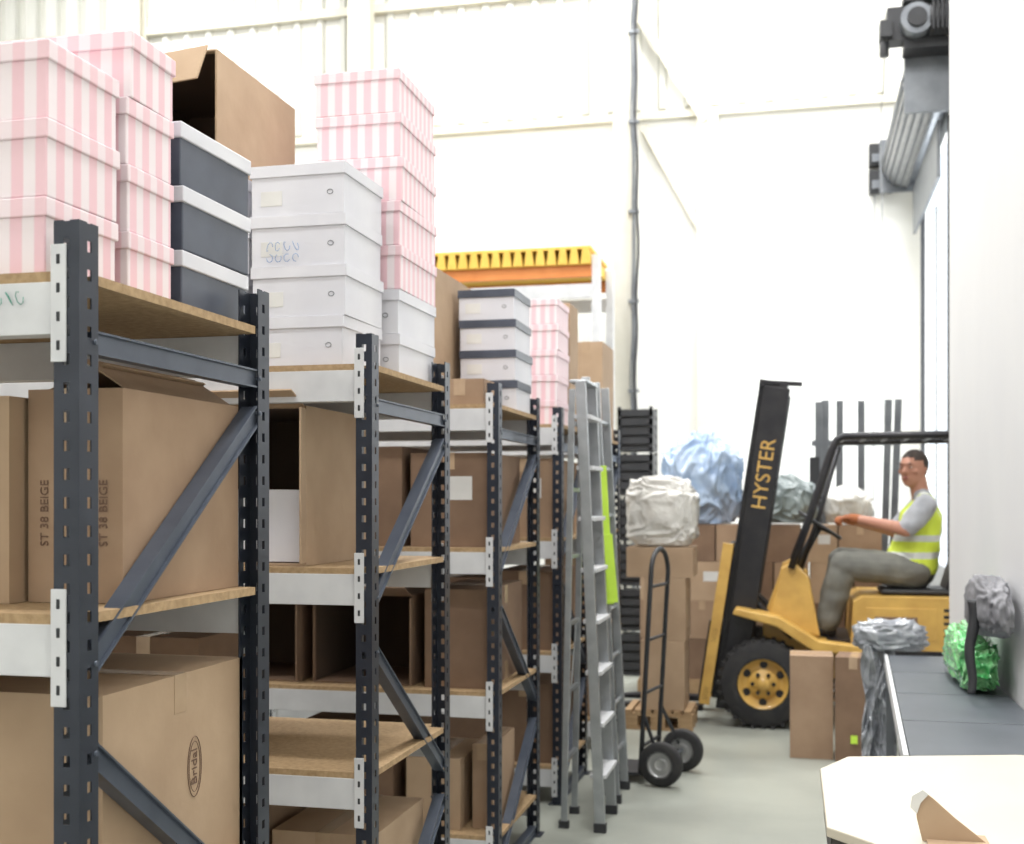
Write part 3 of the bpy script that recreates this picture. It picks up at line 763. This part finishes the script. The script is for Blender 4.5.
    for v in me2.vertices:
        p=v.co
        if p.z<1.64 and not(p.x<.62 and p.z>1.32):
            n=noise.noise(Vector((p.x*9,p.y*7,p.z*14)))
            v.co=p+v.normal*n*.011
    npy=len(me2.polygons); P=np.zeros(npy*3); me2.polygons.foreach_get('center',P); P=P.reshape(-1,3)
    best=np.full(npy,1e9); bi=np.zeros(npy,int)
    for j,(a,c,r0,r1,t) in enumerate(bones):
        a=np.array(a);c=np.array(c);d=c-a;L=max(1e-12,float(d@d)); k=np.clip(((P-a)@d)/L,0,1)
        D=np.linalg.norm(P-(a+k[:,None]*d),axis=1)-(r0+(r1-r0)*k)
        mk=D<best; best[mk]=D[mk]; bi[mk]=j
    idx=[]
    Hn=np.array(H);un=np.array(u);wn=np.array(w);sn=np.array(s_)
    A=(P-Hn)@un/K; C=(P-Hn)@wn/K; S2=np.abs((P-Hn)@sn)/K
    for f in range(npy):
        t=bones[bi[f]][4]; x,y,z=P[f]
        if t in('head','hair','ear','lip'):
            a=A[f];c=C[f]
            hair=(c>.066 or (a<.01 and c>.0) or (a<-.02 and c>-.05) or (c>.045 and a<.08 and S2[f]>.045))
            if t=='ear': hair=False
            i=5 if hair else (8 if (t=='lip' and a>.085) else 0)
        elif t=='vest':
            yy=abs(y-Yc); i=1
            if 1.19<z<1.235 or 1.31<z<1.355: i=2
            if z>1.355 and .085<yy<.12: i=2
            if z>1.60 and yy<.095: i=3
            if z<1.08: i=4
        else: i={'skin':0,'shirt':3,'trou':4,'glove':6,'shoe':7}[t]
        idx.append(i)
    me2.polygons.foreach_set('material_index',idx); me2.polygons.foreach_set('use_smooth',[True]*npy)
    e=empty('forklift_driver',(.8,Yc,.99))
    body=bpy.data.objects.new('body',me2); scene.collection.objects.link(body); keep(body,e)
    b=Bd()
    for s in(-1,1):
        c=hp(.078,.006,s*.031)
        b.ell(c,(.013,.013,.007),M_eye,R); b.ell(c+u*.010,(.005,.005,.005),M_pupil,R)
        b.ell(hp(.092,.030,s*.032),(.017,.006,.0035),M_hair,R)
    b.finish('eyes',0,e)
make_person()
# ---------------------------------------------------------------- cartons in the aisle
ca=carton('cardboard_carton',-.06,.20,7.72,8.0,0.001,.635,M_cardA,slit='x')
cb_=carton('cardboard_carton',.225,.44,7.66,7.95,0.001,.64,M_cardC,rot=-.12)
b=Bd(); b.box(.30,.34,7.64,7.642,.12,.17,M_strap)
b.finish('yellow_sticker',0,cb_)

# ---------------------------------------------------------------- packing bench
bn=empty('packing_bench',(.6,5.2,0))
b=Bd()
ys=[3.98,4.62,5.27,5.91,6.55]
for i in range(4):
    ya,yb=ys[i]+.006,ys[i+1]-.006
    xa=.335+(ya-3.98)*.043; xb=.335+(yb-3.98)*.043
    b.prism([(xa,ya),(.832,ya),(.832,yb),(xb,yb)],'Z',.775,.80,M_bench)
b.finish('top_panels',.002,bn)
b=Bd()
b.prism([(.315,3.98),(.332,3.98),(.442,6.55),(.425,6.55)],'Z',.74,.803,M_beam)
b.box(.335,.83,3.985,4.01,.70,.773,M_beam)
for (x,y) in((.34,4.0),(.40,5.25),(.43,6.48),(.79,4.0),(.79,6.48)): b.box(x,x+.04,y,y+.04,0,.773,M_steel)
b.box(.42,.82,4.05,6.5,.22,.25,M_bench)
b.finish('frame',.002,bn)
def sheet(name,fn,nu,nv,m,thick=.002,parent=None):
    b=Bd(); vs=[fn(i/nu,j/nv) for j in range(nv+1) for i in range(nu+1)]
    fs=[(j*(nu+1)+i,j*(nu+1)+i+1,(j+1)*(nu+1)+i+1,(j+1)*(nu+1)+i) for j in range(nv) for i in range(nu)]
    b.add(vs,fs,m,None,True)
    o=b.finish(name,0,parent,recalc=True); s=o.modifiers.new('t','SOLIDIFY'); s.thickness=thick; return o
def ridge(p): 
    r=1-min(1,abs(noise.noise(p))*2.6); return r*r
def drape(u,v):
    x=.325+.145*u+.03*v*(u-.5); z=.84-.76*v
    p=Vector((u*1.6,v*1.9,1))
    d=ridge(p*1.3)*.05+ridge(p*3.1+Vector((3,0,0)))*.028+ridge(p*7+Vector((0,5,0)))*.012
    return (x+noise.noise(p*2)*.03,6.64-d-.02*math.sin(u*7+v*3),z+noise.noise(p*3)*.02)
pl=empty('grey_polythene_sheet',(.43,6.65,0))
sheet('hanging_fold',drape,60,110,M_greypl,parent=pl)
crumple('gathered_heap',(.46,6.66,.885),(.17,.085,.085),M_greypl,21,1.8,parent=pl,stretch=1.2,sub=5)
crumple('green_plastic_bag',(.728,5.68,.915),(.084,.42,.125),M_greenbag,3,1.3,stretch=1.2)
jk=empty('dark_work_jacket',(.75,5.45,1.05))
crumple('folded_body',(.752,5.30,1.160),(.068,.34,.120),M_cloth,9,.9,stretch=.8,parent=jk,sub=5)
def sleeve(u,v):
    a=u*2*math.pi; r=.024*(1-.45*v)
    return (.675-.02*v+r*math.cos(a)+.008*math.sin(v*9),5.14-.05*v+r*.8*math.sin(a),1.20-.37*v+.004*math.sin(v*26))
sheet('hanging_strap',sleeve,12,24,M_dark,parent=jk)

# ---------------------------------------------------------------- ivory table
tb=empty('ivory_table',(.5,3.2,0)); b=Bd()
T=[(.055,3.50),(.135,3.68),(.62,3.82),(.86,3.80),(.98,3.62),(.98,2.75),(.86,2.60),(.30,2.60),(.06,2.88)]
b.prism(T,'Z',.825,.85,M_table); b.finish('top',.004,tb)
b=Bd()
T2=[(.075,3.49),(.15,3.655),(.62,3.79),(.84,3.77),(.95,3.61),(.95,2.77),(.84,2.63),(.31,2.63),(.08,2.90)]
n=len(T2)
for i in range(n):
    p,q=T2[i],T2[(i+1)%n]; b.beam((p[0],p[1],.775),(q[0],q[1],.775),.02,.098,M_tabedge)
for (x,y) in((.13,3.0),(.17,3.5),(.85,3.6),(.85,2.8)): b.cyl((x,y,0),(x,y,.82),.025,M_tabedge,seg=14)
b.finish('apron_and_legs',0,tb)
b=Bd()
b.prism([(.262,.851),(.250,.90),(.248,.945),(.262,.962),(.285,.945),(.33,.905),(.40,.851)],'Y',2.80,2.806,M_cardB)
b.prism([(.236,.925),(.240,.95),(.262,.965),(.275,.955),(.258,.935),(.250,.91)],'Y',2.796,2.80,M_label)
b.prism([(.40,.851),(.40,.856),(.27,.856),(.27,.851)],'Y',2.75,2.86,M_cardB)
b.finish('torn_cardboard_piece',.001)

# ---------------------------------------------------------------- world + camera
w=bpy.data.worlds.new('daylight'); scene.world=w; w.use_nodes=True
bg=w.node_tree.nodes['Background']; bg.inputs[0].default_value=(.86,.93,1,1); bg.inputs[1].default_value=1.7
cam=bpy.data.cameras.new('camera'); co=bpy.data.objects.new('camera',cam); scene.collection.objects.link(co)
co.location=(0,0,1.6); co.rotation_euler=(math.pi/2,0,math.radians(13.35))
cam.sensor_fit='HORIZONTAL'; cam.sensor_width=36; cam.lens=36*1213/1024; cam.shift_y=78/1024
cam.dof.use_dof=True; cam.dof.focus_distance=2.9; cam.dof.aperture_fstop=4.2
scene.camera=co
